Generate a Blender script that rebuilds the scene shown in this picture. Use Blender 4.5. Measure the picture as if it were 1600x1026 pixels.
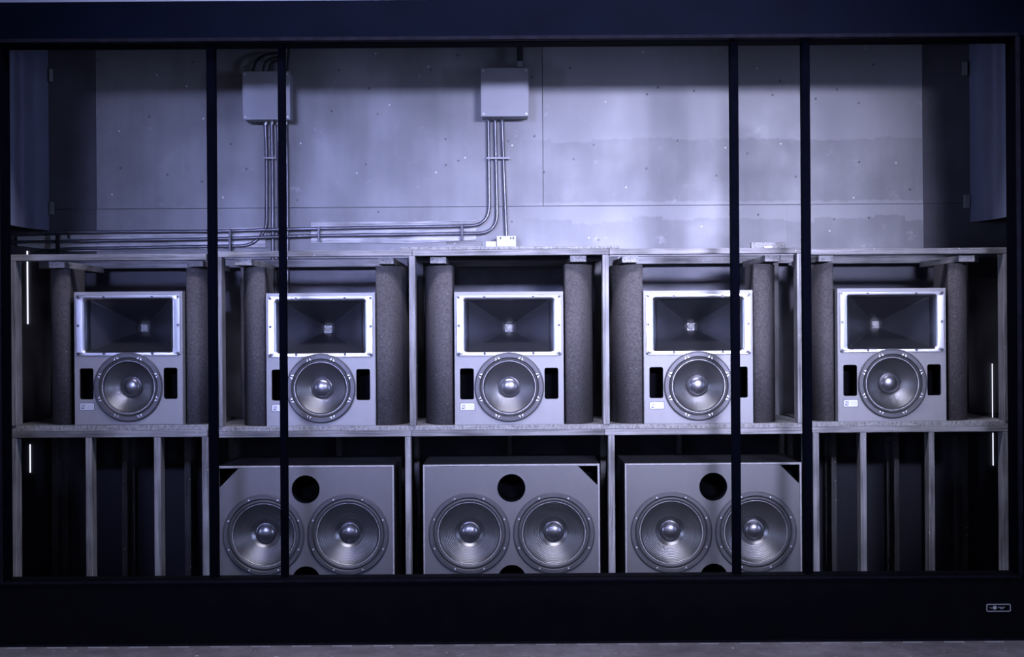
import bpy, bmesh, math, random
from mathutils import Vector, Matrix
random.seed(7)
PI = math.pi
scene = bpy.context.scene
for o in list(bpy.data.objects): bpy.data.objects.remove(o)
C = scene.collection

# ------------------------------------------------------------------ camera
F, H, S = 2750.0, 1.843, 0.00663          # focal length (px at 1600 wide), eye height, tangent of the roll
def P(px, py, Y):
    """world point at depth Y seen at (px,py) of the photograph"""
    dx = (px-800) - S*(py-513); dy = (py-513) + S*(px-800)
    return Vector((dx*Y/F, Y, H - dy*Y/F))
def XX(px, py, Y): return P(px, py, Y).x
def ZZ(px, py, Y): return P(px, py, Y).z

cd = bpy.data.cameras.new('camera'); cam = bpy.data.objects.new('camera', cd); C.objects.link(cam)
cd.sensor_width = 36; cd.lens = F/1600*36; cd.clip_end = 100
cam.matrix_world = Matrix.Translation((0, 0, H)) @ Matrix.Rotation(PI/2, 4, 'X') @ Matrix.Rotation(-math.atan(S), 4, 'Z')
scene.camera = cam

# ------------------------------------------------------------------ world, lights, exposure
w = bpy.data.worlds.new('world'); scene.world = w; w.use_nodes = True
w.node_tree.nodes['Background'].inputs[0].default_value = (0.35, 0.38, 0.85, 1)
w.node_tree.nodes['Background'].inputs[1].default_value = 0.06
scene.view_settings.view_transform = 'Standard'; scene.view_settings.look = 'None'
scene.view_settings.gamma = 1; scene.view_settings.exposure = 0; scene.view_settings.use_curve_mapping = False

def aim(o, target):
    d = Vector(target) - o.location
    o.rotation_euler = d.to_track_quat('-Z', 'Y').to_euler()
def spot(name, loc, target, power, col, cone, blend, radius):
    l = bpy.data.lights.new(name, 'SPOT'); l.energy = power; l.color = col
    l.spot_size = math.radians(cone); l.spot_blend = blend; l.shadow_soft_size = radius
    o = bpy.data.objects.new(name, l); C.objects.link(o); o.location = loc; aim(o, target); return o
def area(name, loc, target, power, col, sx, sy, spread=180):
    l = bpy.data.lights.new(name, 'AREA'); l.energy = power; l.color = col; l.shape = 'RECTANGLE'
    l.size = sx; l.size_y = sy; l.spread = math.radians(spread)
    o = bpy.data.objects.new(name, l); C.objects.link(o); o.location = loc; aim(o, target); return o
# two wide auditorium lamps left and right of the camera, a softer lamp overhead in front of the screen
area('area_light', (-2.6, 0.5, H+1.9), (-0.95, 12.2, H+0.2), 29, (0.44, 0.49, 1.0), 1.6, 0.4, 25)
area('area_light', (2.6, 0.5, H+1.9), (0.95, 12.2, H+0.2), 58, (0.64, 0.66, 1.0), 1.6, 0.4, 24)
area('area_light', (0.0, -1.5, H+0.5), (0, 11.0, H), 90, (0.62, 0.68, 1.0), 14, 2.4)  # added softbox behind the camera, brightens the horn flanges
area('area_light', (0.0, 8.8, H+3.0), (0, 11.0, H-0.9), 150, (0.79, 0.77, 1.0), 3.4, 0.5, 150)
for sx in (-1, 1):
    area('area_light', (sx*9.0, 3.4, H+0.6), (-sx*2.4, 11.3, H), 34, (0.46, 0.55, 1.0), 1.2, 2.2, 60)  # added side lights for the sheen inside the outer horns
area('area_light', (0.0, 9.9, H+2.35), (0, 10.3, H+1.75), 1.2, (0.55, 0.35, 1.0), 0.3, 0.1)  # added violet light for the glow at the top of the valance

# ------------------------------------------------------------------ materials
def newmat(name):
    m = bpy.data.materials.new(name); m.use_nodes = True
    nt = m.node_tree; return m, nt, nt.nodes['Principled BSDF']
def N(nt, t, **k):
    n = nt.nodes.new(t)
    for a, b in k.items(): setattr(n, a, b)
    return n
def ramp(nt, fac, stops):
    r = N(nt, 'ShaderNodeValToRGB'); els = r.color_ramp.elements
    while len(els) < len(stops): els.new(0.5)
    for e, (p, c) in zip(els, stops):
        e.position = p; e.color = (c, c, c, 1) if not isinstance(c, tuple) else (*c, 1)
    nt.links.new(fac, r.inputs[0]); return r.outputs[0]
def noise(nt, scale, stretch=(1,1,1), detail=4, rough=.5, coord='Object', offset=None):
    tc = N(nt, 'ShaderNodeTexCoord'); mp = N(nt, 'ShaderNodeMapping'); mp.inputs['Scale'].default_value = stretch
    nt.links.new(tc.outputs[coord], mp.inputs[0])
    if offset is not None: nt.links.new(offset, mp.inputs['Location'])
    n = N(nt, 'ShaderNodeTexNoise'); n.inputs['Scale'].default_value = scale
    n.inputs['Detail'].default_value = detail; n.inputs['Roughness'].default_value = rough
    nt.links.new(mp.outputs[0], n.inputs['Vector']); return n.outputs[0]
def mixc(nt, fac, a, b, mode='MIX'):
    m = N(nt, 'ShaderNodeMix', data_type='RGBA', blend_type=mode)
    for idx, v in ((0, fac), (6, a), (7, b)):
        sock = m.inputs[idx]
        if isinstance(v, (int, float)): sock.default_value = v if idx == 0 else (v, v, v, 1)
        elif isinstance(v, tuple): sock.default_value = (*v, 1)
        else: nt.links.new(v, sock)
    return m.outputs[2]
def bump(nt, bs, h, strength=.3, dist=.002):
    b = N(nt, 'ShaderNodeBump'); b.inputs['Strength'].default_value = strength; b.inputs['Distance'].default_value = dist
    nt.links.new(h, b.inputs['Height']); nt.links.new(b.outputs[0], bs.inputs['Normal'])
def rnd_offset(nt, k=37.0):
    oi = N(nt, 'ShaderNodeObjectInfo'); m = N(nt, 'ShaderNodeMath', operation='MULTIPLY'); m.inputs[1].default_value = k
    nt.links.new(oi.outputs['Random'], m.inputs[0])
    c = N(nt, 'ShaderNodeCombineXYZ')
    for i in range(3): nt.links.new(m.outputs[0], c.inputs[i])
    return c.outputs[0], oi.outputs['Random']

def simple(name, col, rough=.5, metal=0, spec=.5, var=.12, nscale=9, bmp=0.0, bscale=60):
    m, nt, bs = newmat(name)
    n = noise(nt, nscale, detail=5)
    c = mixc(nt, 1.0, col, ramp(nt, n, [(.3, 1-var), (.7, 1.0)]), 'MULTIPLY')
    nt.links.new(c, bs.inputs['Base Color'])
    bs.inputs['Roughness'].default_value = rough; bs.inputs['Metallic'].default_value = metal
    bs.inputs['Specular IOR Level'].default_value = spec
    if bmp: bump(nt, bs, noise(nt, bscale, detail=3), bmp, .002)
    return m

def timber(name, axis, base=.28, tint=(.98, .97, 1.0)):
    m, nt, bs = newmat(name)
    off, r = rnd_offset(nt)
    st = [75, 75, 75]; st[axis] = 2.6
    g = noise(nt, 1.0, tuple(st), 8, .65, offset=off)
    k = noise(nt, 3.0, (1,1,1), 3, .5, offset=off)
    lo = tuple(base*.55*t for t in tint); hi = tuple(base*1.1*t for t in tint)
    c = ramp(nt, g, [(.36, tuple(base*.38*t for t in tint)), (.5, tuple(base*.85*t for t in tint)), (.66, hi)])
    c = mixc(nt, 1.0, c, ramp(nt, k, [(.32, .5), (.52, .95), (.7, 1.2)]), 'MULTIPLY')
    c = mixc(nt, 1.0, c, ramp(nt, r, [(0, .85), (1, 1.1)]), 'MULTIPLY')
    fl = noise(nt, 55, detail=2, offset=off)                       # pale paint chips
    c = mixc(nt, ramp(nt, fl, [(.735, 0.0), (.75, .7)]), c, (.75, .75, .78))
    nt.links.new(c, bs.inputs['Base Color']); bs.inputs['Roughness'].default_value = .62
    bs.inputs['Specular IOR Level'].default_value = .35
    bump(nt, bs, g, .5, .003); return m

M = {}
M['timber_x'] = timber('weathered_timber_x', 0); M['timber_y'] = timber('weathered_timber_y', 1, .30); M['timber_z'] = timber('weathered_timber_z', 2)
M['timber_dim'] = timber('dim_timber', 2, .085)  # shade on the rear posts is put into this darker colour
M['timber_pale'] = timber('pale_timber_x', 0, .70)
# plywood edge: thin layers
def ply():
    m, nt, bs = newmat('plywood_edge'); tc = N(nt, 'ShaderNodeTexCoord')
    wv = N(nt, 'ShaderNodeTexWave', wave_type='BANDS', bands_direction='Z'); wv.inputs['Scale'].default_value = 46
    wv.inputs['Distortion'].default_value = 2.0; wv.inputs['Detail'].default_value = 3; wv.inputs['Detail Scale'].default_value = 3
    nt.links.new(tc.outputs['Object'], wv.inputs[0])
    n = noise(nt, 70, (1, 1, .5), 4, .7)
    c = mixc(nt, 1.0, ramp(nt, wv.outputs[1], [(.2, .12), (.6, .36)]), ramp(nt, n, [(.35, .45), (.6, 1.1)]), 'MULTIPLY')
    nt.links.new(c, bs.inputs['Base Color']); bs.inputs['Roughness'].default_value = .75
    bump(nt, bs, n, .6, .004); return m
M['ply'] = ply()

def wallpaint():
    m, nt, bs = newmat('rolled_grey_wall_paint')
    geo = N(nt, 'ShaderNodeNewGeometry'); sp = N(nt, 'ShaderNodeSeparateXYZ'); nt.links.new(geo.outputs['Position'], sp.inputs[0])
    def stepped(seed, step, amp):
        v = N(nt, 'ShaderNodeMath', operation='SNAP'); v.inputs[1].default_value = step
        nt.links.new(sp.outputs[0], v.inputs[0])
        a = N(nt, 'ShaderNodeMath', operation='ADD'); a.inputs[1].default_value = seed; nt.links.new(v.outputs[0], a.inputs[0])
        c = N(nt, 'ShaderNodeCombineXYZ'); nt.links.new(a.outputs[0], c.inputs[0])
        n = N(nt, 'ShaderNodeTexNoise'); n.inputs['Scale'].default_value = 3.1; nt.links.new(c.outputs[0], n.inputs['Vector'])
        q = N(nt, 'ShaderNodeMath', operation='MULTIPLY'); q.inputs[1].default_value = amp; nt.links.new(n.outputs[0], q.inputs[0])
        f = noise(nt, 14, detail=3, coord='Object'); g = N(nt, 'ShaderNodeMath', operation='MULTIPLY_ADD'); g.inputs[1].default_value = .05
        nt.links.new(f, g.inputs[0]); nt.links.new(q.outputs[0], g.inputs[2]); return g.outputs[0]
    def above(z0, seed, step, amp, soft=.012):
        e = N(nt, 'ShaderNodeMath', operation='ADD'); e.inputs[1].default_value = z0; nt.links.new(stepped(seed, step, amp), e.inputs[0])
        mr = N(nt, 'ShaderNodeMapRange'); nt.links.new(sp.outputs[2], mr.inputs[0])
        nt.links.new(e.outputs[0], mr.inputs[1])
        e2 = N(nt, 'ShaderNodeMath', operation='ADD'); e2.inputs[1].default_value = soft; nt.links.new(e.outputs[0], e2.inputs[0])
        nt.links.new(e2.outputs[0], mr.inputs[2]); return mr.outputs[0]
    def mul(a, b):
        q = N(nt, 'ShaderNodeMath', operation='MULTIPLY'); nt.links.new(a, q.inputs[0])
        if isinstance(b, (int, float)): q.inputs[1].default_value = b
        else: nt.links.new(b, q.inputs[1])
        return q.outputs[0]
    def inv(a):
        q = N(nt, 'ShaderNodeMath', operation='SUBTRACT'); q.inputs[0].default_value = 1; nt.links.new(a, q.inputs[1]); return q.outputs[0]
    xr = N(nt, 'ShaderNodeMapRange'); nt.links.new(sp.outputs[0], xr.inputs[0]); xr.inputs[1].default_value = .05; xr.inputs[2].default_value = .35
    fresh1 = mul(above(H+1.16, 3.0, .28, .22), xr.outputs[0])
    low = mul(mul(above(H+.60, 9.0, .21, .24), inv(above(H+.84, 1.0, .9, .0))), xr.outputs[0])
    c = mixc(nt, 1.0, (.245, .245, .26), ramp(nt, noise(nt, 1.0, (3.2, 1, .45), 5, .55), [(.3, .72), (.7, 1.12)]), 'MULTIPLY')
    c = mixc(nt, 1.0, c, ramp(nt, noise(nt, 2.2, (1, 1, 1), 6, .6), [(.35, .82), (.7, 1.1)]), 'MULTIPLY')
    c = mixc(nt, mul(fresh1, .6), c, (.33, .33, .345))
    c = mixc(nt, mul(low, .6), c, (.33, .33, .345))
    sc = noise(nt, 5.5, (1, 1, 1), 9, .8)
    c = mixc(nt, ramp(nt, sc, [(.60, 0.0), (.68, .45)]), c, (.50, .50, .52))      # pale scuffs
    flat = N(nt, 'ShaderNodeCombineXYZ'); nt.links.new(sp.outputs[0], flat.inputs[0]); nt.links.new(sp.outputs[2], flat.inputs[1])
    v = N(nt, 'ShaderNodeTexVoronoi', voronoi_dimensions='2D'); v.inputs['Scale'].default_value = 2.6; nt.links.new(flat.outputs[0], v.inputs[0])
    c = mixc(nt, ramp(nt, v.outputs['Distance'], [(.016, .8), (.026, 0.0)]), c, (.05, .05, .06))   # old screw heads
    v2 = N(nt, 'ShaderNodeTexVoronoi', voronoi_dimensions='2D'); v2.inputs['Scale'].default_value = 1.7; nt.links.new(flat.outputs[0], v2.inputs[0])
    c = mixc(nt, ramp(nt, v2.outputs['Distance'], [(.007, .9), (.012, 0.0)]), c, (.8, .8, .8))
    nt.links.new(c, bs.inputs['Base Color'])
    nt.links.new(ramp(nt, noise(nt, 3, detail=4), [(.3, .42), (.7, .6)]), bs.inputs['Roughness'])
    bump(nt, bs, noise(nt, 90, detail=3), .12, .002); return m
M['wall'] = wallpaint()
M['navy'] = simple('dark_navy_lower_wall', (.011, .0125, .024), .8, nscale=3, var=.3)  # dark blue tone of the wall below the shelves
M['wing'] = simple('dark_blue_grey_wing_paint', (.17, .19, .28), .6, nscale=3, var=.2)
M['mid'] = simple('blue_grey_lower_wall', (.10, .10, .13), .6, nscale=6, var=.45)  # darker tone of the wall behind the middle bays
M['mid_dark'] = simple('dark_blue_lower_wall', (.045, .048, .07), .6, nscale=4, var=.3)  # darkest blue tone, behind the two outer bays
M['void'] = simple('dark_backstage_paint', (.035, .036, .05), .85, nscale=3, var=.3)
M['wall_shade'] = simple('shaded_wall_ends', (.075, .073, .09), .7, nscale=5, var=.3)  # shade at the outer ends of the wall, put into the colour
M['cab'] = simple('grey_cabinet_paint', (.24, .24, .255), .45, nscale=14, var=.08, bmp=.12, bscale=260)
M['sub'] = simple('grey_subwoofer_paint', (.11, .109, .118), .45, nscale=14, var=.10, bmp=.12, bscale=260)
M['sub_edge'] = simple('pale_cabinet_edge', (.34, .34, .36), .5, nscale=30, var=.3)  # front rim paler than the rest of the cabinet
M['horn'] = simple('satin_silver_horn_paint', (.41, .415, .44), .28, 1.0, nscale=4, var=.04)
M['horn_in'] = simple('shaded_horn_interior', (.13, .133, .15), .30, .85, nscale=4, var=.04)  # horn material darkened: shade inside the horn is put into the colour
M['sub_side'] = simple('dark_cabinet_sides', (.04, .04, .045), .6, nscale=8, var=.3)
M['throat'] = simple('perforated_throat_cap', (.30, .30, .29), .5)
M['metal'] = simple('grey_basket_metal', (.075, .075, .085), .42, .35, nscale=20, var=.2)
M['rubber'] = simple('dark_rubber', (.045, .045, .05), .5, nscale=25, var=.2)
M['bright'] = simple('bare_metal', (.75, .76, .80), .3, .6, nscale=30, var=.15)
M['gasket'] = simple('pale_gasket', (.42, .42, .45), .4, .3, nscale=60, var=.5)
M['screw'] = simple('dark_screw', (.05, .05, .06), .4, .6)
M['inside'] = simple('black_interior', (.004, .004, .006), .95, spec=.02)
M['cap'] = simple('glossy_dust_cap', (.20, .20, .22), .30, .9, .9, nscale=40, var=.2)
M['badge'] = simple('silver_badge', (.62, .63, .68), .35, .3)
M['print'] = simple('badge_print', (.10, .10, .16), .5)
M['print_pale'] = simple('badge_print_pale', (.36, .37, .42), .5)
M['box'] = simple('grey_box_enamel', (.27, .27, .30), .42, nscale=5, var=.12)
M['conduit'] = simple('galvanised_conduit', (.17, .17, .20), .33, .55, nscale=12, var=.3)
M['cable'] = simple('black_cable', (.02, .02, .025), .5)
M['frame'] = simple('black_frame_paint', (.0009, .0012, .0035), .75, nscale=7, var=.3, spec=.01)
M['valance'] = simple('navy_black_valance_paint', (.0011, .0022, .0075), .55, nscale=4, var=.3, spec=.02)
M['skirt'] = simple('matt_black_skirt', (.0035, .0037, .006), .6, nscale=7, var=.3, spec=.02)
M['lip'] = simple('frame_edge_highlight', (.009, .009, .016), .8, nscale=20, spec=.03, var=.5)  # paler than the frame: light caught by the edge, put into the colour
M['pale'] = simple('bare_pale_block', (.75, .74, .72), .6, nscale=30, var=.3)
def foam():
    m, nt, bs = newmat('charcoal_foam')
    off, r = rnd_offset(nt)
    a = noise(nt, 70, detail=6, rough=.7, offset=off); b = noise(nt, 2.5, (1.6, 1.6, .7), 4, offset=off)
    c = mixc(nt, 1.0, ramp(nt, a, [(.3, (.046, .043, .045)), (.7, (.108, .101, .104))]), ramp(nt, b, [(.3, .8), (.7, 1.1)]), 'MULTIPLY')
    c = mixc(nt, ramp(nt, noise(nt, 42, detail=1, offset=off), [(.76, 0.0), (.77, .4)]), c, (.3, .3, .32))
    nt.links.new(c, bs.inputs['Base Color']); bs.inputs['Roughness'].default_value = .93; bs.inputs['Specular IOR Level'].default_value = .15
    bump(nt, bs, a, .7, .006); return m
M['foam'] = foam()
def cone_mat():
    m, nt, bs = newmat('ribbed_paper_cone')
    n = noise(nt, 60, detail=4)
    nt.links.new(ramp(nt, n, [(.35, .17), (.7, .175)]), bs.inputs['Base Color'])
    bs.inputs['Metallic'].default_value = .9; bs.inputs['Roughness'].default_value = .34; bs.inputs['Specular IOR Level'].default_value = 1.0
    return m
M['cone'] = cone_mat()
def floor_mat():
    m, nt, bs = newmat('scuffed_concrete_floor')
    a = noise(nt, 1.4, (1, 1, 1), 8, .65); b = noise(nt, 9, (1, .5, 1), 7, .8)
    c = mixc(nt, 1.0, ramp(nt, a, [(.3, (.10, .095, .105)), (.7, (.22, .21, .23))]), ramp(nt, b, [(.35, .75), (.65, 1.2)]), 'MULTIPLY')
    c = mixc(nt, ramp(nt, noise(nt, 22, detail=3), [(.68, 0.0), (.72, .8)]), c, (.6, .6, .64))
    nt.links.new(c, bs.inputs['Base Color']); bs.inputs['Roughness'].default_value = .55
    bump(nt, bs, b, .3, .004); return m
M['floor'] = floor_mat()
def emit(name, col, s):
    m, nt, bs = newmat(name); bs.inputs['Base Color'].default_value = (*col, 1)
    bs.inputs['Emission Color'].default_value = (*col, 1); bs.inputs['Emission Strength'].default_value = s; return m
M['daylight'] = emit('daylight_gap', (.8, .82, 1.0), 1.3)

# ------------------------------------------------------------------ mesh helpers
def wloc(p):
    v = Vector((0, 0, 0))
    while p is not None: v = v + p.location; p = p.parent
    return v
def link(o, parent):
    C.objects.link(o)
    if parent is not None: o.parent = parent
    return o
def obj(name, bm, mat, parent=None, local=False, smooth=False):
    """links a bmesh built in world coordinates (or local ones) as ONE object"""
    if parent is not None and not local:
        bmesh.ops.translate(bm, verts=bm.verts, vec=-wloc(parent))
    bmesh.ops.recalc_face_normals(bm, faces=bm.faces)
    me = bpy.data.meshes.new(name); bm.to_mesh(me); bm.free()
    if smooth:
        for p in me.polygons: p.use_smooth = True
        me.set_sharp_from_angle(angle=math.radians(38))
    me.materials.append(M[mat] if isinstance(mat, str) else mat)
    return link(bpy.data.objects.new(name, me), parent)
def share(name, me, parent, loc, rot=(0, 0, 0)):
    o = bpy.data.objects.new(name, me); o.location = loc; o.rotation_euler = rot; return link(o, parent)
def tag(o, label, cat=None, group=None):
    o['label'] = label
    if cat: o['category'] = cat
    if group: o['group'] = group
    return o
def struct(o): o['kind'] = 'structure'; return o
def thing(name, label, cat, loc, group=None, rotz=0):
    o = bpy.data.objects.new(name, None); o.empty_display_size = .1; o.location = loc; o.rotation_euler = (0, 0, rotz)
    C.objects.link(o); return tag(o, label, cat, group)
def box(x0, x1, y0, y1, z0, z1, bev=0.0, bm=None, seg=1):
    b = bmesh.new()
    bmesh.ops.create_cube(b, size=1)
    for v in b.verts:
        v.co = Vector(((x0+x1)/2 + v.co.x*abs(x1-x0), (y0+y1)/2 + v.co.y*abs(y1-y0), (z0+z1)/2 + v.co.z*abs(z1-z0)))
    if bev: bmesh.ops.bevel(b, geom=b.edges[:], offset=bev, segments=seg, affect='EDGES', profile=.5)
    if bm is None: return b
    return merge(bm, b)
def merge(bm, b):
    me = bpy.data.meshes.new('tmp'); b.to_mesh(me); b.free(); bm.from_mesh(me); bpy.data.meshes.remove(me); return bm
def prism(pts, y0, y1, bm=None):
    """polygon in (x,z) extruded from y0 to y1"""
    b = bm or bmesh.new()
    a = [b.verts.new((x, y0, z)) for x, z in pts]; c = [b.verts.new((x, y1, z)) for x, z in pts]
    b.faces.new(a); b.faces.new(c[::-1]); n = len(pts)
    for i in range(n): b.faces.new((a[i], c[i], c[(i+1) % n], a[(i+1) % n]))
    return b
def plan_prism(pts, z0, z1):
    b = bmesh.new()
    a = [b.verts.new((x, y, z0)) for x, y in pts]; c = [b.verts.new((x, y, z1)) for x, y in pts]
    b.faces.new(a); b.faces.new(c[::-1]); n = len(pts)
    for i in range(n): b.faces.new((a[i], c[i], c[(i+1) % n], a[(i+1) % n]))
    return b
def lathe(prof, seg=96, closed=False, bm=None, cx=0, cz=0):
    """profile of (radius, y) turned about the Y axis"""
    b = bm or bmesh.new(); rings = []
    for r, y in prof:
        if r < 1e-6: rings.append([b.verts.new((cx, y, cz))])
        else: rings.append([b.verts.new((cx+r*math.cos(2*PI*i/seg), y, cz+r*math.sin(2*PI*i/seg))) for i in range(seg)])
    pairs = list(zip(rings, rings[1:])) + ([(rings[-1], rings[0])] if closed else [])
    for A, B in pairs:
        if len(A) == 1 and len(B) == 1: continue
        for i in range(seg):
            j = (i+1) % seg
            if len(A) == 1: b.faces.new((A[0], B[i], B[j]))
            elif len(B) == 1: b.faces.new((A[i], B[0], A[j]))
            else: b.faces.new((A[i], B[i], B[j], A[j]))
    return b
def rrect(cx, cz, hw, hh, r, seg=6):
    pts = []
    for (sx, sz, a0) in ((1, 1, 0), (-1, 1, 90), (-1, -1, 180), (1, -1, 270)):
        for i in range(seg+1):
            a = math.radians(a0 + 90*i/seg)
            pts.append((cx + sx*(hw-r) + r*math.cos(a), cz + sz*(hh-r) + r*math.sin(a)))
    return pts
def circ(cx, cz, r, n=96): return [(cx + r*math.cos(2*PI*i/n), cz + r*math.sin(2*PI*i/n)) for i in range(n)]
def loft(rings, bm=None, cap=False):
    b = bm or bmesh.new(); R = [[b.verts.new(p) for p in r] for r in rings]
    for A, B in zip(R, R[1:]):
        n = len(A)
        for i in range(n): b.faces.new((A[i], B[i], B[(i+1) % n], A[(i+1) % n]))
    if cap: b.faces.new(R[-1])
    return b
def panel_mesh(name, outlines, y0, y1, mat, bev=0):
    """flat panel with holes: first outline is the rim, the rest are holes, in (x,z)"""
    cu = bpy.data.curves.new(name, 'CURVE'); cu.dimensions = '2D'; cu.fill_mode = 'BOTH'
    cu.extrude = (y1-y0)/2 - bev; cu.bevel_depth = bev; cu.bevel_resolution = 1
    for pts in outlines:
        s = cu.splines.new('POLY'); s.points.add(len(pts)-1); s.use_cyclic_u = True
        for p, (x, z) in zip(s.points, pts): p.co = (x, z, 0, 1)
    t = bpy.data.objects.new('tmp', cu); me = bpy.data.meshes.new_from_object(t)
    bpy.data.objects.remove(t); bpy.data.curves.remove(cu)
    me.transform(Matrix.Translation((0, (y0+y1)/2, 0)) @ Matrix.Rotation(PI/2, 4, 'X'))
    me.name = name; me.materials.clear(); me.materials.append(M[mat]); return me
def text_mesh(name, body, size, mat, ext=.0004):
    cu = bpy.data.curves.new(name, 'FONT'); cu.body = body; cu.size = size; cu.align_x = 'CENTER'; cu.align_y = 'CENTER'; cu.extrude = ext
    t = bpy.data.objects.new('tmp', cu); me = bpy.data.meshes.new_from_object(t)
    bpy.data.objects.remove(t); bpy.data.curves.remove(cu)
    me.transform(Matrix.Rotation(PI/2, 4, 'X')); me.name = name; me.materials.clear(); me.materials.append(M[mat]); return me
def tube(pts, r, seg=10, bm=None, cap=True):
    b = bm or bmesh.new(); pts = [Vector(p) for p in pts]; rings = []; up = None
    for i, p in enumerate(pts):
        d = (pts[min(i+1, len(pts)-1)] - pts[max(i-1, 0)]).normalized()
        if up is None: up = d.orthogonal().normalized()
        up = (up - d*up.dot(d)).normalized(); s = d.cross(up)
        rings.append([p + r*(math.cos(2*PI*k/seg)*up + math.sin(2*PI*k/seg)*s) for k in range(seg)])
    R = [[b.verts.new(q) for q in g] for g in rings]
    for A, B in zip(R, R[1:]):
        for k in range(seg): b.faces.new((A[k], B[k], B[(k+1) % seg], A[(k+1) % seg]))
    if cap: b.faces.new(R[0]); b.faces.new(R[-1])
    return b
def fillet(pts, rad, n=8):
    """rounds the inner corners of a polyline"""
    pts = [Vector(p) for p in pts]; out = [pts[0]]
    for a, c, e in zip(pts, pts[1:], pts[2:]):
        u = (a-c); v = (e-c); r = min(rad, u.length*.49, v.length*.49) if not isinstance(rad, dict) else rad
        p0 = c + u.normalized()*r; p1 = c + v.normalized()*r
        for i in range(n+1):
            t = i/n; out.append(p0*(1-t)**2 + c*2*t*(1-t) + p1*t*t)
    out.append(pts[-1]); return out

# ------------------------------------------------------------------ depths of the place
YF = 10.30      # face of the black screen frame
YR = 10.95      # front of the timber racks
YB = 11.00      # loudspeaker baffles
YW = 12.20      # back wall
FL = 0.13       # raised floor behind the frame

# ------------------------------------------------------------------ the setting
struct(obj('floor', box(-6, 6, -2, YF+.02, -.1, 0), 'floor'))
struct(obj('floor_rear', box(-4.2, 4.2, YF+.02, YW+.1, -.05, FL), 'void'))
ZC = H + 1.95
struct(obj('ceiling', box(-4.2, 4.2, YF+.05, YW+.2, ZC, ZC+.1), 'void'))
wb = struct(obj('wall_back', box(-4.2, 4.2, YW+.015, YW+.12, 0, ZC), 'void'))
zs = ZZ(848, 322, YW); zn = ZZ(800, 650, YW); zm = ZZ(800, 402, YW); x1b = XX(335, 430, YW); x5b = XX(1262, 430, YW); xs = XX(848, 200, YW); g = .004
xe0, xe1 = XX(150, 220, YW), XX(1442, 220, YW)
for (a, b_, c, d, mt) in ((-4.2, xe0, zs, ZC, 'wall_shade'), (xe0, xs, zs, ZC, 'wall'), (xs, xe1, zs, ZC, 'wall'), (xe1, 4.2, zs, ZC, 'wall_shade'),
                      (-4.2, xe0, zm, zs, 'wall_shade'), (xe0, XX(640, 350, YW), zm, zs, 'wall'), (XX(640, 350, YW), XX(1230, 350, YW), zm, zs, 'wall'), (XX(1230, 350, YW), xe1, zm, zs, 'wall'), (xe1, 4.2, zm, zs, 'wall_shade'),
                      (-4.2, xe0, zn, zm, 'wall_shade'), (xe0, x1b, zn, zm, 'mid_dark'), (x1b, XX(640, 350, YW), zn, zm, 'mid'), (XX(640, 350, YW), XX(945, 350, YW), zn, zm, 'mid'), (XX(945, 350, YW), x5b, zn, zm, 'mid'), (x5b, xe1, zn, zm, 'mid_dark'), (xe1, 4.2, zn, zm, 'wall_shade'),
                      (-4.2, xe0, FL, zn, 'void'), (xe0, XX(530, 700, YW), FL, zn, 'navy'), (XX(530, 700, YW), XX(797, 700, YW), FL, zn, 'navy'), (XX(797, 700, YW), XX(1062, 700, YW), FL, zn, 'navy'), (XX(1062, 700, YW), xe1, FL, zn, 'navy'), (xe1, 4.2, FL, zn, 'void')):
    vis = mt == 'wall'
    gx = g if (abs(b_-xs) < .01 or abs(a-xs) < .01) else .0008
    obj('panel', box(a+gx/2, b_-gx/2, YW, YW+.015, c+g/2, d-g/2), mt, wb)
struct(obj('wall_left_outer', box(-4.3, -4.2, YF-.1, YW+.1, 0, ZC), 'void'))
struct(obj('wall_right_outer', box(4.2, 4.3, YF-.1, YW+.1, 0, ZC), 'void'))
# curved wing panels that hang at the two sides
def wing(name, p0, p1, side, blocks):
    # p0 front bottom, p1 back bottom (world); gentle bow
    pts = []
    n = 8
    for i in range(n+1):
        t = i/n; bow = .035*math.sin(PI*t)*side
        pts.append((p0.x+(p1.x-p0.x)*t + bow, p0.y+(p1.y-p0.y)*t, p0.z+(p1.z-p0.z)*t))
    b = bmesh.new()
    A = [b.verts.new(p) for p in pts]; T = [b.verts.new((p[0], p[1], ZC)) for p in pts]
    A2 = [b.verts.new((p[0]+side*.02, p[1], p[2])) for p in pts]; T2 = [b.verts.new((p[0]+side*.02, p[1], ZC)) for p in pts]
    for i in range(n):
        b.faces.new((A[i], A[i+1], T[i+1], T[i])); b.faces.new((A2[i], T2[i], T2[i+1], A2[i+1]))
        b.faces.new((A[i], A2[i], A2[i+1], A[i+1])); b.faces.new((T[i], T[i+1], T2[i+1], T2[i]))
    b.faces.new((A[0], T[0], T2[0], A2[0])); b.faces.new((A[n], A2[n], T2[n], T[n]))
    w_ = struct(obj(name, b, 'wing'))
    for (x0, y0, x1, y1) in blocks:
        a, c = P(x0, y0, YW-.04), P(x1, y1, YW-.04)
        obj('block', box(a.x, c.x, YW-.04, YW-.001, c.z, a.z, .002), 'timber_z', w_)
wing('wall_left', P(2, 348, 10.75), P(77, 360, YW-.01), -1, ((76, 107, 81, 127), (76, 315, 83, 335)))
wing('wall_right', P(1588, 335, 10.75), P(1516, 347, YW-.01), 1, ((1505, 96, 1512, 117), (1507, 304, 1516, 325)))
# studs on the back wall, low down
for x0, x1, y0 in ((91, 106, 690), (202, 211, 690), (299, 304, 690), (526, 534, 660), (794, 800, 660), (1059, 1066, 660), (1290, 1296, 690), (1386, 1394, 690), (1445, 1449, 690), (1490, 1508, 690)):
    a = XX(x0, 800, YW-.09); c = XX(x1, 800, YW-.09)
    obj('stud', box(a, c, YW-.09, YW-.0005, FL, ZZ(x0, y0-12, YW), .002), 'timber_dim', wb)
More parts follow.
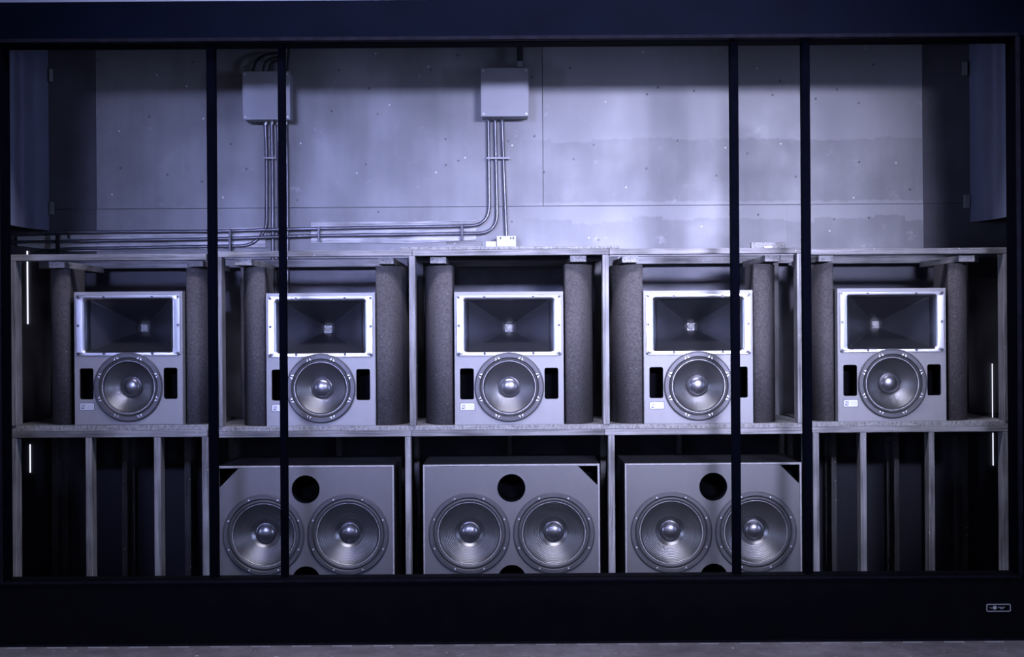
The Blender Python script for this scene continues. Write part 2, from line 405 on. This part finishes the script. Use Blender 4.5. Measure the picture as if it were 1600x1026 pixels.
# daylight showing through narrow gaps beside the racks
def gap(x0, y0, x1, y1, label, Y=YW-.0105):
    a, c = P(x0, y0, Y), P(x1, y1, Y)
    t = obj('light_gap', box(min(a.x, c.x), max(a.x, c.x), Y, Y+.01, c.z, a.z), 'daylight'); tag(t, label, 'light gap')
    tag(t, label, 'light gap', 'slivers of daylight')
gap(41.5, 392, 44, 506, 'tall white sliver of daylight beside the left end of the left rack, above its shelf')
gap(46, 694, 47.7, 738, 'short white sliver of daylight under the shelf of the left rack')
gap(1550.3, 568, 1551.6, 657, 'thin white sliver of daylight at the right end of the right rack, above its shelf')
gap(1551.2, 676, 1552.6, 727, 'thin white sliver of daylight under the shelf of the right rack')

# ------------------------------------------------------------------ black screen frame in front
fr = thing('screen_frame', 'wide matt black screen frame with four thin uprights, in front of all loudspeakers', 'frame', (0, YF, 0))
zt = ZZ(800, 62, YF); zb = ZZ(800, 904, YF)
zvt = ZZ(100, 3, YF)
xl = XX(2, 500, YF); xr_ = XX(1589, 500, YF)
obj('valance', box(-4.2, 4.2, YF, YF+.06, zt, zvt, .004), 'valance', fr)
obj('skirt', box(-4.2, 4.2, YF, YF+.06, .0, zb, .004), 'skirt', fr)
obj('side_jamb', box(-4.2, xl, YF, YF+.06, zb, zt), 'frame', fr)
obj('side_jamb', box(xr_, 4.2, YF, YF+.06, zb, zt), 'frame', fr)
# returns (depth of the opening)
obj('top_return', box(xl-.03, xr_+.03, YF+.06, YF+.24, zt-.004, zt+.05), 'frame', fr)
obj('bottom_return', box(xl-.03, xr_+.03, YF+.06, YF+.2, zb-.05, zb+.004), 'skirt', fr)
obj('side_return', box(xl-.03, xl+.002, YF+.06, YF+.2, zb, zt), 'frame', fr)
obj('side_return', box(xr_-.002, xr_+.03, YF+.06, YF+.2, zb, zt), 'frame', fr)
lw = .018
for nm, bx in (('edge_strip', (xl-lw, xr_+lw, YF-.012, YF-.0005, zt, zt+.022)), ('edge_strip', (xl-lw, xr_+lw, YF-.010, YF-.0005, zb-.014, zb)),
               ('edge_strip', (xr_, xr_+.026, YF-.010, YF-.0005, zb, zt)), ('edge_strip', (xl-.02, xl, YF-.010, YF-.0005, zb, zt))):
    obj(nm, box(*bx, .002), 'lip', fr)
for x0, x1 in ((322, 335.5), (433.5, 444.5), (1140.5, 1153.5), (1252.5, 1265.5)):
    a, c = XX(x0, 100, YF+.1), XX(x1, 100, YF+.1)
    obj('upright', box(a, c, YF+.10, YF+.17, zb-.02, zt+.02, .004), 'frame', fr)
obj('kick_strip', box(-4.2, 4.2, YF-.012, YF-.001, 0.0005, .012, .001), 'lip', fr)
glint = box(-.057, .057, -.004, .004, 0, .004); ms = bpy.data.meshes.new('glint'); glint.to_mesh(ms); glint.free(); ms.materials.append(M['bright'])  # bright slivers modelled for the highlights along the kick strip
k = 0
x = 25
while x < 1600:
    if k == 0:
        pass
    q = P(x, 1008.5, YF-.05); share('slot_glint', ms, fr, (q.x, -.05, .0005)); x += 63.7; k += 1
upper = struct(obj('wall_above_screen', box(-4.5, 4.5, YF+.03, YF+.1, zvt, zvt+2.0), 'wing'))
# maker's badge low on the skirt
bd = P(1560, 949, YF)
bg = thing('name_badge', 'small outlined black badge with a pale emblem at the right end of the black skirt', 'badge', (bd.x, YF-.001, bd.z))
outer = rrect(0, 0, .071, .0225, .008); inner = rrect(0, 0, .066, .0175, .005)
share('badge_border', panel_mesh('badge_border', [outer, inner], -.004, 0, 'print_pale'), bg, (0, 0, 0))
share('badge_plate', panel_mesh('badge_plate', [rrect(0, 0, .066, .0175, .005)], -.002, 0, 'skirt'), bg, (0, 0, 0))
burst = [(-.022+(.013 if i % 2 else .0075)*math.cos(i*PI/7)*1.1, .001+(.013 if i % 2 else .0085)*math.sin(i*PI/7)) for i in range(14)]
obj('emblem', prism(burst, -.0035, -.002), 'badge', bg, local=True)
for x0, x1, z0, z1 in ((-.004, .006, .0005, .005), (.008, .014, -.001, .005), (.016, .022, -.003, .005), (.024, .030, 0, .005), (.032, .038, .001, .005), (.008, .030, -.0065, -.004), (-.056, -.036, .001, .003), (-.048, -.036, -.005, -.003)):
    obj('badge_print', box(x0, x1, -.003, -.002, z0, z1), 'print_pale', bg, local=True)

# ------------------------------------------------------------------ timber racks
def board(name, rk, x0, x1, y0, y1, z0, z1, mat, bev=.0025):
    return obj(name, box(x0, x1, y0, y1, z0, z1, bev), mat, rk)
def rack(label, x0, x1, fas, shelf, upper, lower, joists, beams, base_x):
    """fas=(px,top,bottom) shelf=(px,plytop,split,bottom) in pixels at the front plane"""
    Y = YR
    zf1, zf0 = ZZ(fas[0], fas[1], Y), ZZ(fas[0], fas[2], Y)
    zp, zsl, zsb = ZZ(shelf[0], shelf[1], Y), ZZ(shelf[0], shelf[2], Y), ZZ(shelf[0], shelf[3], Y)
    rk = thing('timber_rack', label, 'rack', (XX(base_x, 900, Y), Y, FL))
    X0, X1 = XX(x0, 500, Y), XX(x1, 500, Y)
    cuts = fas[3] if len(fas) > 3 else []
    ed = [X0 - .02*(x0 < 100)] + [XX(c, 393, Y) for c in cuts] + [X1]
    for a, b_ in zip(ed, ed[1:]): board('fascia_board', rk, a+.001, b_-.001, Y, Y+.089, zf0, zf1, 'timber_x')
    # shelf: front rail and plywood deck
    ed = [X0] + [XX(c, 675, Y) for c in shelf[4]] + [X1]
    for a, b_ in zip(ed, ed[1:]):
        board('shelf_rail', rk, a+.001, b_-.001, Y, Y+.089, zsb, zsl, 'timber_x')
    board('shelf_deck', rk, X0, X1, Y+.015, YW-.15, zsl+.0005, zp-.004, 'ply', .002)
    for (a, b_) in upper: board('upper_post', rk, XX(a, 530, Y), XX(b_, 530, Y), Y+.001, Y+.14, zp-.004, zf0-.0005, 'timber_z')
    for (a, b_) in upper: board('rear_post', rk, XX(a, 530, Y), XX(b_, 530, Y), YW-.24, YW-.155, zp-.004, zf0-.0005, 'timber_dim')
    for (a, b_) in lower:
        board('lower_post', rk, XX(a, 790, Y), XX(b_, 790, Y), Y+.001, Y+.12, FL, zsb-.0005, 'timber_z')
        board('rear_post', rk, XX(a, 790, Y), XX(b_, 790, Y), YW-.24, YW-.155, FL, zsl-.0005, 'timber_dim')
    for (a, b_, t, bo) in joists:
        board('joist', rk, XX(a, t, Y+.03), XX(b_, t, Y+.03), Y+.03, YW-.16, ZZ(a, bo, Y+.03), ZZ(a, t, Y+.03), 'timber_y')
    for (a, b_, t, bo) in beams:
        board('rear_beam', rk, XX(a, t, YW-.15), XX(b_, t, YW-.15), YW-.15, YW-.11, ZZ((a+b_)/2, bo, YW-.15), ZZ((a+b_)/2, t, YW-.15), 'timber_x')
    return rk, zp-.004, zsl, zf1
rkL, zshL, _, ztL = rack('weathered timber rack at the far left, with open stud bays below its shelf', 12, 323,
    (200, 396.5, 406.5), (200, 663, 672.5, 683.0, []),
    ((12, 25), ), ((14, 26), (134, 144), (241, 252), (316, 326)),
    ((76, 101, 408.5, 418.5), (292, 317, 406.5, 416.5)), ((60, 330, 407, 419),), 160)
rkM, zshM, _, ztM = rack('weathered timber rack in the middle, three bays wide, over the subwoofers', 326, 1264,
    (800, 389.5, 398.5, [644, 952]), (800, 663, 671.3, 680.5, [643, 945]),
    ((337, 347), (639.5, 649.5), (942, 952), (1246, 1256)), ((326, 336), (633.5, 642.5), (951, 961), (1257, 1265)),
    ((366, 393, 404.5, 414.5), (590.5, 615, 402.5, 412.5), (672, 697, 401.5, 411.5), (891, 916, 399, 409), (972, 997, 400, 410), (1195, 1220, 398.5, 408.5)),
    ((352, 637, 405, 417), (655, 938, 406, 416), (965, 1240, 400, 411.5)), 790)
rkR, zshR, _, ztR = rack('weathered timber rack at the far right, with open stud bays below its shelf', 1267, 1579,
    (1400, 387.5, 397), (1400, 657.5, 666, 675, []),
    ((1569, 1579.5),), ((1271, 1280.5), (1345, 1354.5), (1452, 1461), (1568, 1579)),
    ((1279, 1302, 398.5, 408.5), (1498, 1523, 399, 409)), ((1268, 1530, 399.5, 411),), 1420)
# end boards that close the racks at the outer sides
for rk, a, b_, t in ((rkL, 5, 12, 399), (rkR, 1580, 1586, 388)):
    board('end_board', rk, XX(a, 600, YR), XX(b_, 600, YR), YR+.03, YR+.28, FL, ZZ(a, t+12, YR), 'timber_dim')
# extra plywood sheet on top of the middle bay, and loose blocks on the top boards
z0 = ztM
tag(obj('plywood_sheet', box(XX(625, 385, YR), XX(968, 385, YR), YR+.01, YW-.02, z0+.001, z0+.019, .003), 'ply'),
    'thin plywood sheet lying on top of the middle rack, over the centre loudspeaker', 'board')
def loose(name, label, cat, x0, y0, x1, y1, Y, mat, depth=.09, zfloor=None, grp=None):
    a, c = P(x0, y0, Y), P(x1, y1, Y)
    zz = c.z if zfloor is None else zfloor
    o = obj(name, box(a.x, c.x, Y, Y+depth, zz, a.z, .002), mat); tag(o, label, cat, grp); return o
zply = z0+.0195
loose('timber_block', 'long grey offcut lying on the plywood sheet left of the small steel box', 'block', 697, 377, 753, 384, 11.7, 'timber_x', zfloor=zply)
loose('timber_block', 'short pale offcut touching the left side of the small steel box on the plywood sheet', 'block', 759, 377, 775, 384, 11.75, 'pale', zfloor=zply)
loose('timber_block', 'grey offcut on the top board of the middle rack, between the two right uprights', 'block', 1174, 378.5, 1227, 387, 11.0, 'timber_y', .06, zfloor=ztM+.0005)
loose('paper_scrap', 'small white scrap in front of the grey offcut on the middle rack', 'scrap', 1194, 384.3, 1207, 387.5, 10.97, 'pale', .02, zfloor=ztM+.0005)

# ------------------------------------------------------------------ electrical boxes, conduits
def junction(label, x0, y0, x1, y1):
    Yf = 11.96
    a, c = P(x0, y0, Yf), P(x1, y1, Yf)
    t = thing('junction_box', label, 'junction box', ((a.x+c.x)/2, YW, c.z))
    obj('box_body', box(a.x+.006, c.x-.006, Yf+.012, YW-.0005, c.z+.006, a.z-.006, .003), 'box', t)
    obj('lid', box(a.x, c.x, Yf, Yf+.012, c.z, a.z, .002), 'box', t)
    sm = lathe([(0, -.004), (.006, -.003), (.007, .001)], 12); me = bpy.data.meshes.new('lid_screw'); sm.to_mesh(me); sm.free(); me.materials.append(M['bright'])
    for sx in (a.x+.018, c.x-.018):
        for sz in (c.z+.018, a.z-.018): share('lid_screw', me, t, Vector((sx, Yf, sz)) - t.location)
    return t, a, c
j1, a1, c1 = junction('flat grey junction box behind the second black upright from the left', 378.5, 111.5, 453.5, 186.5)
j2, a2, c2 = junction('flat grey junction box high on the back wall, above the centre loudspeaker', 751, 106, 826.5, 181.5)
def conduit(label, pix, Y=YW-.03, r=.0115, rad=.14, mat='conduit', name='conduit', cat='conduit'):
    pts = [P(*q, Y) if len(q) == 2 else P(q[0], q[1], q[2]) for q in pix]
    o = obj(name, tube(fillet(pts, rad), r), mat, smooth=True); tag(o, label, cat); return o
Yb = YW-.10     # the horizontal runs stand further off the wall
cs = 'grey metal conduit '
conduit(cs+'running left from the centre junction box, topmost of the long horizontal runs', [(763, 184, YW-.05), (765, 352, YW-.05), (486, 357, YW-.06), (340, 361, YW-.06), (4, 363.5, YW-.06)])
conduit(cs+'running left from the centre junction box, second of the long horizontal runs', [(773.5, 184, YW-.05), (777.5, 364, YW-.05), (486, 368, YW-.06), (340, 373, YW-.06), (4, 378.5, YW-.06)])
conduit(cs+'dropping straight from the centre junction box to the small steel box', [(784.5, 184, YW-.05), (787, 260, YW-.05), (791.5, 370, YW-.05)])
conduit(cs+'from the left junction box bending left into the lowest horizontal run', [(414.5, 194, YW-.04), (416.5, 250), (416.5, 360), (392, 384), (95, 388.5), (52, 397)], rad=.1)
conduit(cs+'dropping from the left junction box, just left of the black upright', [(424, 194, YW-.04), (425.5, 250), (426.5, 460)])
conduit(cs+'dropping from the left junction box, hidden in part by the black upright', [(434, 194, YW-.04), (435.5, 250), (437, 460)])
conduit(cs+'dropping from the left junction box, just right of the black upright', [(446, 194, YW-.04), (448.5, 250), (449.5, 460)])
sb = thing('steel_box', 'small pale steel box on the plywood sheet where the straight conduit ends', 'junction box', (XX(791, 384, 12.05), 12.05, zply))
a, c = P(776, 368.5, 12.02), P(806.5, 384, 12.02)
obj('box_body', box(a.x, c.x, 12.02, 12.17, zply, a.z, .003), 'pale', sb)
scr = lathe([(0, -.004), (.006, -.003), (.007, .001)], 12); me = bpy.data.meshes.new('screw'); scr.to_mesh(me); scr.free(); me.materials.append(M['screw'])
for px in (782, 798, 802): share('screw', me, sb, P(px, 372, 12.02)-sb.location)
# couplings, clamps
def strap(px, y0, y1, label, Y=YW-.085, wpx=4, mat='screw'):
    a, c = P(px-wpx/2, y0, Y), P(px+wpx/2, y1, Y)
    o = obj('pipe_clamp', box(a.x, c.x, Y, Y+.012, c.z, a.z, .002), mat); tag(o, label, 'clamp', 'clamps on the conduits')
strap(498, 354, 377, 'dark clamp over the two runs at the left end of the pale backing board')
strap(722, 350, 376, 'dark clamp over the two runs at the right end of the pale backing board')
strap(359, 357, 393, 'dark clamp over the three runs between the two left black uprights')
strap(90, 366, 396, 'dark clamp over the three runs above the leftmost loudspeaker', wpx=7)
strap(107, 363, 373, 'small dark clamp on the top run above the leftmost loudspeaker')
for (x0, x1, lab) in ((760, 797, 'clamp across the three conduits below the centre junction box'), (411, 431, 'clamp across the conduits below the left junction box')):
    a, c = P(x0, 245, YW-.075), P(x1, 248, YW-.075)
    tag(obj('pipe_clamp', box(a.x, c.x, YW-.075, YW-.066, c.z, a.z, .001), 'box'), lab, 'clamp', 'clamps on the conduits')
# connectors where conduits leave the boxes
for j, pxs, yy in ((j2, (763, 773.5, 784.5), 184), (j1, (414.5, 424, 434, 446), 190)):
    for px in pxs:
        q = P(px, yy, YW-.045)
        obj('connector', tube([q+Vector((0, 0, .012)), q-Vector((0, 0, .02))], .0155, 12), 'bright', j)
# pale backing boards behind the runs
def quad_board(label, pix, Y, mat='timber_pale'):
    pts = [P(px, py, Y) for px, py in pix]
    tag(obj('backing_board', prism([(p.x, p.z) for p in pts], Y, Y+.015), mat), label, 'board')
quad_board('pale backing board behind the conduits, between the left and centre junction boxes', [(486, 347.5), (744, 344), (744, 374.5), (640, 380), (486, 379.5)], YW-.017)
quad_board('long pale backing board behind the conduits, above the leftmost loudspeaker', [(27, 370), (415, 354.5), (415, 387), (180, 391.5), (110, 392.5), (27, 384)], YW-.017)
# flexible cables arching over the left box, and pipe stub over the centre box
for lab, pix in (('left', [(395, 112, 12.1), (401, 92, 12.1), (418, 84, 12.1), (445, 82, 12.1)]), ('middle', [(411, 112, 12.02), (415, 95, 12.02), (428, 90, 12.02), (444, 88, 12.02)]),
                 ('right', [(420, 112, 12.06), (423, 99, 12.06), (434, 94, 12.06), (446, 93, 12.06)]), ('far right', [(449, 112, 12.1), (450, 96, 12.1), (452, 72, 12.1)])):
    tag(obj('cable', tube(fillet([P(*q) for q in pix], .06), .009), 'cable', smooth=True), lab+' black cable arching up from the top of the left junction box', 'cable')
stub = thing('pipe_stub', 'short dark pipe with a square fitting rising from the centre junction box', 'pipe', P(813, 105, 12.08))
obj('pipe', tube([P(812.5, 100, 12.08), P(812.5, 70, 12.08)], .022, 16), 'cable', stub)
a, c = P(808, 95, 12.0), P(817, 104.8, 12.0); obj('fitting', box(a.x, c.x, 12.0, 12.16, c.z, a.z, .003), 'box', stub)

# ------------------------------------------------------------------ foam columns
def column(x_in, x_out, ytop, zsh, label):
    Y = YB + .03
    a, b_ = XX(x_in, 540, Y), XX(x_out, 540, Y); s = 1 if b_ > a else -1; wd = abs(b_-a); d = .38
    pts = [(a, Y+d), (a, Y+.012), (a+s*.012, Y)]
    rx = wd*.72; x0 = a + s*(wd-rx)
    for i in range(13):
        t = i/12*PI/2; pts.append((x0 + s*rx*math.sin(t), Y + .34*(1-math.cos(t))))
    pts.append((b_, Y+d))
    zt_ = ZZ((x_in+x_out)/2, ytop, Y)
    b = plan_prism(pts, zsh+.0005, zt_)
    o = obj('foam_column', b, 'foam'); tag(o, label, 'foam absorber', 'foam columns beside the horn loudspeakers')
    for p in o.data.polygons:
        if abs(p.normal.z) < .5 and p.normal.y < -.02 and abs(p.normal.x) < .999: p.use_smooth = True
    return o
ft = 'rounded charcoal foam column '
column(110, 66, 419, zshL, ft+'on the left of the leftmost horn loudspeaker')
column(291, 334, 418, zshL, ft+'on the right of the leftmost horn loudspeaker')
column(414.5, 371, 417, zshM, ft+'on the left of the second horn loudspeaker from the left')
column(587.5, 636, 415, zshM, ft+'on the right of the second horn loudspeaker from the left')
column(707.5, 661, 414.5, zshM, ft+'on the left of the centre horn loudspeaker')
column(883, 930, 412.5, zshM, ft+'on the right of the centre horn loudspeaker')
column(1005, 956, 413, zshM, ft+'on the left of the second horn loudspeaker from the right')
column(1177.5, 1221, 412, zshM, ft+'on the right of the second horn loudspeaker from the right')
column(1303, 1268, 412, zshR, ft+'on the left of the rightmost horn loudspeaker')
column(1482, 1526, 411, zshR, ft+'on the right of the rightmost horn loudspeaker')

# ------------------------------------------------------------------ loudspeakers
def mesh_of(name, bm, mat, smooth=False):
    bmesh.ops.recalc_face_normals(bm, faces=bm.faces)
    me = bpy.data.meshes.new(name); bm.to_mesh(me); bm.free(); me.materials.append(M[mat])
    if smooth:
        for p in me.polygons: p.use_smooth = True
        me.set_sharp_from_angle(angle=math.radians(38))
    return me
def shell(wd, h, d, t, y0=0):
    b = bmesh.new()
    box(-wd/2, -wd/2+t, y0, d, 0, h, bm=b); box(wd/2-t, wd/2, y0, d, 0, h, bm=b)
    box(-wd/2+t, wd/2-t, y0, d, 0, t, bm=b); box(-wd/2+t, wd/2-t, y0, d, h-t, h, bm=b)
    box(-wd/2+t, wd/2-t, d-t, d, t, h-t, bm=b)
    return b
CAPM = {}
def driver_parts(R, ring_in, gask, cone_r, cap_r, cone_d, nr, r_ridge0, bolts_r, clamp):
    """meshes of a cone driver centred on the origin, facing -Y"""
    d = {}
    d['frame'] = mesh_of('driver_frame', lathe([(R, .002), (R, -.006), (R-.004, -.010), (ring_in+.006, -.010), (ring_in+.002, -.002), (ring_in+.002, .02)], 96), 'metal', True)
    d['gasket'] = mesh_of('gasket_ring', lathe([(gask+.0045, .004), (gask+.0035, .0015), (gask-.0005, .0015), (gask-.002, .005)], 96), 'gasket', True)
    d['rim'] = mesh_of('rim', lathe([(R+.0045, .0035), (R+.0045, -.0025), (R-.001, -.0035)], 96), 'rubber', True)
    sw = ring_in - gask
    d['surround'] = mesh_of('surround', lathe([(ring_in+.007, -.0105), (ring_in+.005, -.009), (ring_in, -.004)] + [(gask+.004+(sw-.004)*(1-i/10), -.002-.006*math.sin(PI*i/10)) for i in range(11)] + [(gask+.003, .004)], 96), 'rubber', True)
    # ribbed cone
    prof = [(gask-.001, .004), (gask-.004, .010)]
    n = 220; r0 = cone_r; r1 = cap_r*.98
    for i in range(n+1):
        r = r0 + (r1-r0)*i/n; t = (r0-r)/(r0-r1)
        y = .012 + cone_d*(t**.82)
        if r > r_ridge0:
            ph = (r - r_ridge0)/(r0 - r_ridge0)*nr
            y -= (.0009 if R > .23 else .0003)*(1-math.cos(2*PI*ph))
        prof.append((r, y))
    d['cone'] = mesh_of('cone', lathe(prof, 96), 'cone', True)
    yc = .012 + cone_d
    prof = [(cap_r*1.06, yc-.000), (cap_r*1.05, yc-.008), (cap_r*.99, yc-.009)]
    for i in range(1, 15):
        a = i/14*PI/2; prof.append((cap_r*.985*math.cos(a), yc-.008-cap_r*.44*math.sin(a)))
    prof[-1] = (0, prof[-1][1])
    d['cap'] = mesh_of('dust_cap', lathe(prof, 64), 'cap', True)
    b = lathe([(0, -.0165), (.004, -.0165), (.0055, -.015), (.0055, -.009)], 12); d['bolt'] = mesh_of('bolt', b, 'screw' if clamp else 'bright', False)
    if clamp:
        b = bmesh.new()
        for s in (-1, 1): prism([(s*.004, -.007), (s*.017, -.009), (s*.006, .009)], -.0135, -.009, b)
        d['clamp'] = mesh_of('clamp', b, 'bright')
    d['spec'] = (bolts_r, clamp)
    return d
def put_driver(t, D, cx, cz, lab):
    f = share('driver_frame', D['frame'], t, (cx, 0, cz)); 
    br, clamp = D['spec']; share('rim', D['rim'], f, (0, 0, 0)); share('surround', D['surround'], t, (cx, 0, cz))
    for i in range(8):
        a = math.radians(22.5+45*i)
        q = (br*math.cos(a), 0, br*math.sin(a))
        share('bolt', D['bolt'], f, q)
        if clamp: share('clamp', D['clamp'], f, q, (0, -(a-PI/2), 0))
    share('gasket_ring', D['gasket'], t, (cx, 0, cz))
    c = share('cone', D['cone'], t, (cx, 0, cz)); share('dust_cap', D['cap'], c, (0, 0, 0))
D12 = driver_parts(.213, .180, .163, .158, .060, .068, 20, .075, .194, True)
D18 = driver_parts(.252, .222, .195, .191, .059, .100, 11, .090, .236, False)

# --- horn loudspeaker meshes
W, HT = .680, .830
HC = .620                                     # centre height of the horn
ports = [rrect(s*.2636, .257, .043, .097, .012) for s in (-1, 1)]
hole_h = rrect(0, HC, .30, .165, .02)
# one combined cut where the woofer meets the horn is avoided: the woofer hole is slightly smaller
mb_baffle = panel_mesh('baffle', [rrect(0, HT/2, W/2-.004, HT/2-.004, .003, 2), rrect(0, HC, .292, .168, .03), circ(0, .235, .176), *ports], 0, .02, 'cab')
m_shell = mesh_of('cabinet', shell(W, HT, .50, .012, .004), 'cab')
m_inner = mesh_of('lining', box(-W/2+.02, W/2-.02, .22, .23, .02, .40), 'inside')
m_port = mesh_of('port_duct', loft([[(x, y, z) for x, z in rrect(0, 0, .043, .097, .012)] for y in (.001, .21)], cap=True), 'inside')
rings = []
for hw, hh, y, r in ((.3265, .189, 0, .012), (.3265, .189, -.007, .012), (.3245, .187, -.009, .012), (.290, .1725, -.009, .022), (.284, .168, -.008, .020), (.277, .1645, -.004, .018), (.270, .162, .004, .015), (.263, .160, .016, .012), (.256, .158, .034, .009), (.250, .156, .056, .007)):
    rings.append([(x, y, z) for x, z in rrect(0, 0, hw, hh, r)])
m_horn = mesh_of('horn', loft(rings), 'horn', True)
rings = rings[-1:]
for t in [i/10 for i in range(1, 11)]:
    hw = .250 + (.026-.250)*t; hh = .156 + (.026-.156)*t
    y = .056 + .364*t; r = .007*(1-t) + .003*t
    rings.append([(x, y, z - .013*t) for x, z in rrect(0, 0, hw, hh, r)])
rings.append([(x, .45, z-.013) for x, z in rrect(0, 0, .026, .026, .003)])
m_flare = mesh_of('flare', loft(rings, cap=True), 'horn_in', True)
m_throat = mesh_of('throat', lathe([(0, -.004), (.012, -.003), (.021, .001), (.0225, .004)], 32), 'throat', True)
m_screw = mesh_of('flange_screw', lathe([(0, -.0005), (.003, -.0005), (.0035, -.003), (.0085, -.003), (.009, .0)], 14), 'screw')
m_badge = panel_mesh('badge', [rrect(0, 0, .0435, .0205, .005)], -.003, 0, 'badge')
m_brim = panel_mesh('badge_rim', [rrect(0, 0, .0475, .0245, .007), rrect(0, 0, .0435, .0205, .005)], -.0012, 0, 'print')
m_logo = mesh_of('emblem', prism([(-.036, -.015), (-.010, -.015), (-.036, -.003)], -.0036, -.003), 'print')
m_logo2 = mesh_of('emblem', prism([(-.036, .000), (-.036, .014), (-.012, .014), (-.012, -.010)], -.0034, -.003), 'print_pale')
m_bt = text_mesh('lettering', 'MEYER\nSOUND', .0125, 'print_pale'); m_ht = text_mesh('lettering', 'MEYER SOUND', .0135, 'print_pale')
def horn_speaker(px, py, zsh, label, rot=0):
    x = XX(px, py, YB)
    t = thing('horn_loudspeaker', label, 'loudspeaker', (x, YB-.02, zsh+.0008), 'horn loudspeakers on the shelves', rot)
    share('cabinet', m_shell, t, (0, 0, 0)); share('baffle', mb_baffle, t, (0, 0, 0)); share('lining', m_inner, t, (0, 0, 0))
    for s in (-1, 1): share('port_duct', m_port, t, (s*.2636, 0, .257))
    h = share('horn', m_horn, t, (0, 0, HC)); tag(h, 'pale grey rectangular horn')
    share('flare', m_flare, h, (0, 0, 0))
    share('throat', m_throat, h, (0, .440, -.013))
    for sx, sz in ((-.313, .175), (-.152, .175), (.152, .175), (.313, .175), (-.313, -.175), (-.152, -.175), (.152, -.175), (.313, -.175), (-.313, 0), (.313, 0)):
        share('flange_screw', m_screw, h, (sx, -.0085, sz))
    share('lettering', m_ht, h, (0, -.0094, .1795))
    put_driver(t, D12, 0, .235, label)
    bdg = share('badge', m_badge, t, (-.261, 0, .115)); share('badge_rim', m_brim, t, (-.261, 0, .115))
    share('emblem', m_logo, bdg, (0, 0, 0)); share('emblem', m_logo2, bdg, (0, 0, 0)); share('lettering', m_bt, bdg, (.018, -.0033, -.002))
    return t
# frames of the woofers overlap the horn flange: seat them proud of it
for k_ in ('frame', 'bolt', 'clamp', 'gasket', 'rim', 'surround'):
    D12[k_].transform(Matrix.Translation((0, -.008, 0)))
hl = 'grey loudspeaker with pale horn over ribbed woofer, '
horn_speaker(202, 600, zshL, hl+'leftmost of the five on the shelves', math.radians(-1.5))
horn_speaker(502, 600, zshM, hl+'second from the left, crossed by an upright')
horn_speaker(795.7, 600, zshM, hl+'in the centre under the plywood sheet')
horn_speaker(1091, 600, zshM, hl+'second from the right, crossed by an upright')
horn_speaker(1393, 600, zshR, hl+'rightmost of the five on the shelves', math.radians(1.5))

# --- twin subwoofers
SW, SH = 1.104, .864
def tri(s): return [(s*(SW/2-.014), SH-.014), (s*(SW/2-.014), SH-.134), (s*(SW/2-.134), SH-.014)]
m_sshell = mesh_of('cabinet', shell(SW, SH, .80, .011, .012), 'sub_side')
m_sedge = mesh_of('front_edge', loft([[(x, y, z) for x, z in ((-a, b_), (a, b_), (a, c_), (-a, c_))] for a, b_, c_, y in ((SW/2, 0, SH, .0118), (SW/2, 0, SH, .001), (SW/2-.001, .001, SH-.001, 0), (SW/2-.010, .010, SH-.010, 0), (SW/2-.011, .011, SH-.011, .0118))]), 'sub_edge')
m_sport = mesh_of('port_duct', lathe([(.0875, -.0015), (.0865, -.003), (.0845, .0), (.0845, .28), (0, .28)], 48), 'inside', True)
m_slin = mesh_of('lining', box(-SW/2+.02, SW/2-.02, .30, .31, .02, SH-.02), 'inside')
SB = {}
for s in (-1, 1):
    SB[s] = panel_mesh('baffle', [[(-SW/2+.0115, .0115), (SW/2-.0115, .0115), (SW/2-.0115, SH-.0115), (-SW/2+.0115, SH-.0115)],
        tri(s), circ(-.264, SH/2, .225), circ(.264, SH/2, .225), circ(0, SH/2+.284, .0850, 48), circ(0, SH/2-.284, .0850, 48)], .002, .022, 'sub')
# corner pockets: closed triangular recesses
def pocket(s):
    pts = tri(s); b = bmesh.new()
    A = [b.verts.new((x, .003, z)) for x, z in pts]; B = [b.verts.new((x, .20, z)) for x, z in pts]
    for i in range(3): b.faces.new((A[i], B[i], B[(i+1) % 3], A[(i+1) % 3]))
    b.faces.new(B); return mesh_of('corner_vent', b, 'inside')
PK = {-1: pocket(-1), 1: pocket(1)}
def subwoofer(px, side, label):
    x = XX(px, 832, YB)
    t = thing('subwoofer', label, 'subwoofer', (x, YB, FL+.0005), 'twin subwoofers under the middle rack')
    share('cabinet', m_sshell, t, (0, 0, 0)); share('front_edge', m_sedge, t, (0, 0, 0)); share('baffle', SB[side], t, (0, 0, 0)); share('lining', m_slin, t, (0, 0, 0))
    share('corner_vent', PK[side], t, (0, 0, 0))
    for s in (-1, 1): share('port_duct', m_sport, t, (0, .002, SH/2+s*.284))
    for s in (-1, 1): put_driver(t, D18, s*.264, SH/2, label)
subwoofer(478, -1, 'grey twin subwoofer at the left, with its corner vent at top left')
subwoofer(799.5, 1, 'grey twin subwoofer in the middle, below the centre loudspeaker')
subwoofer(1115, 1, 'grey twin subwoofer at the right, its right cone partly behind a black upright')
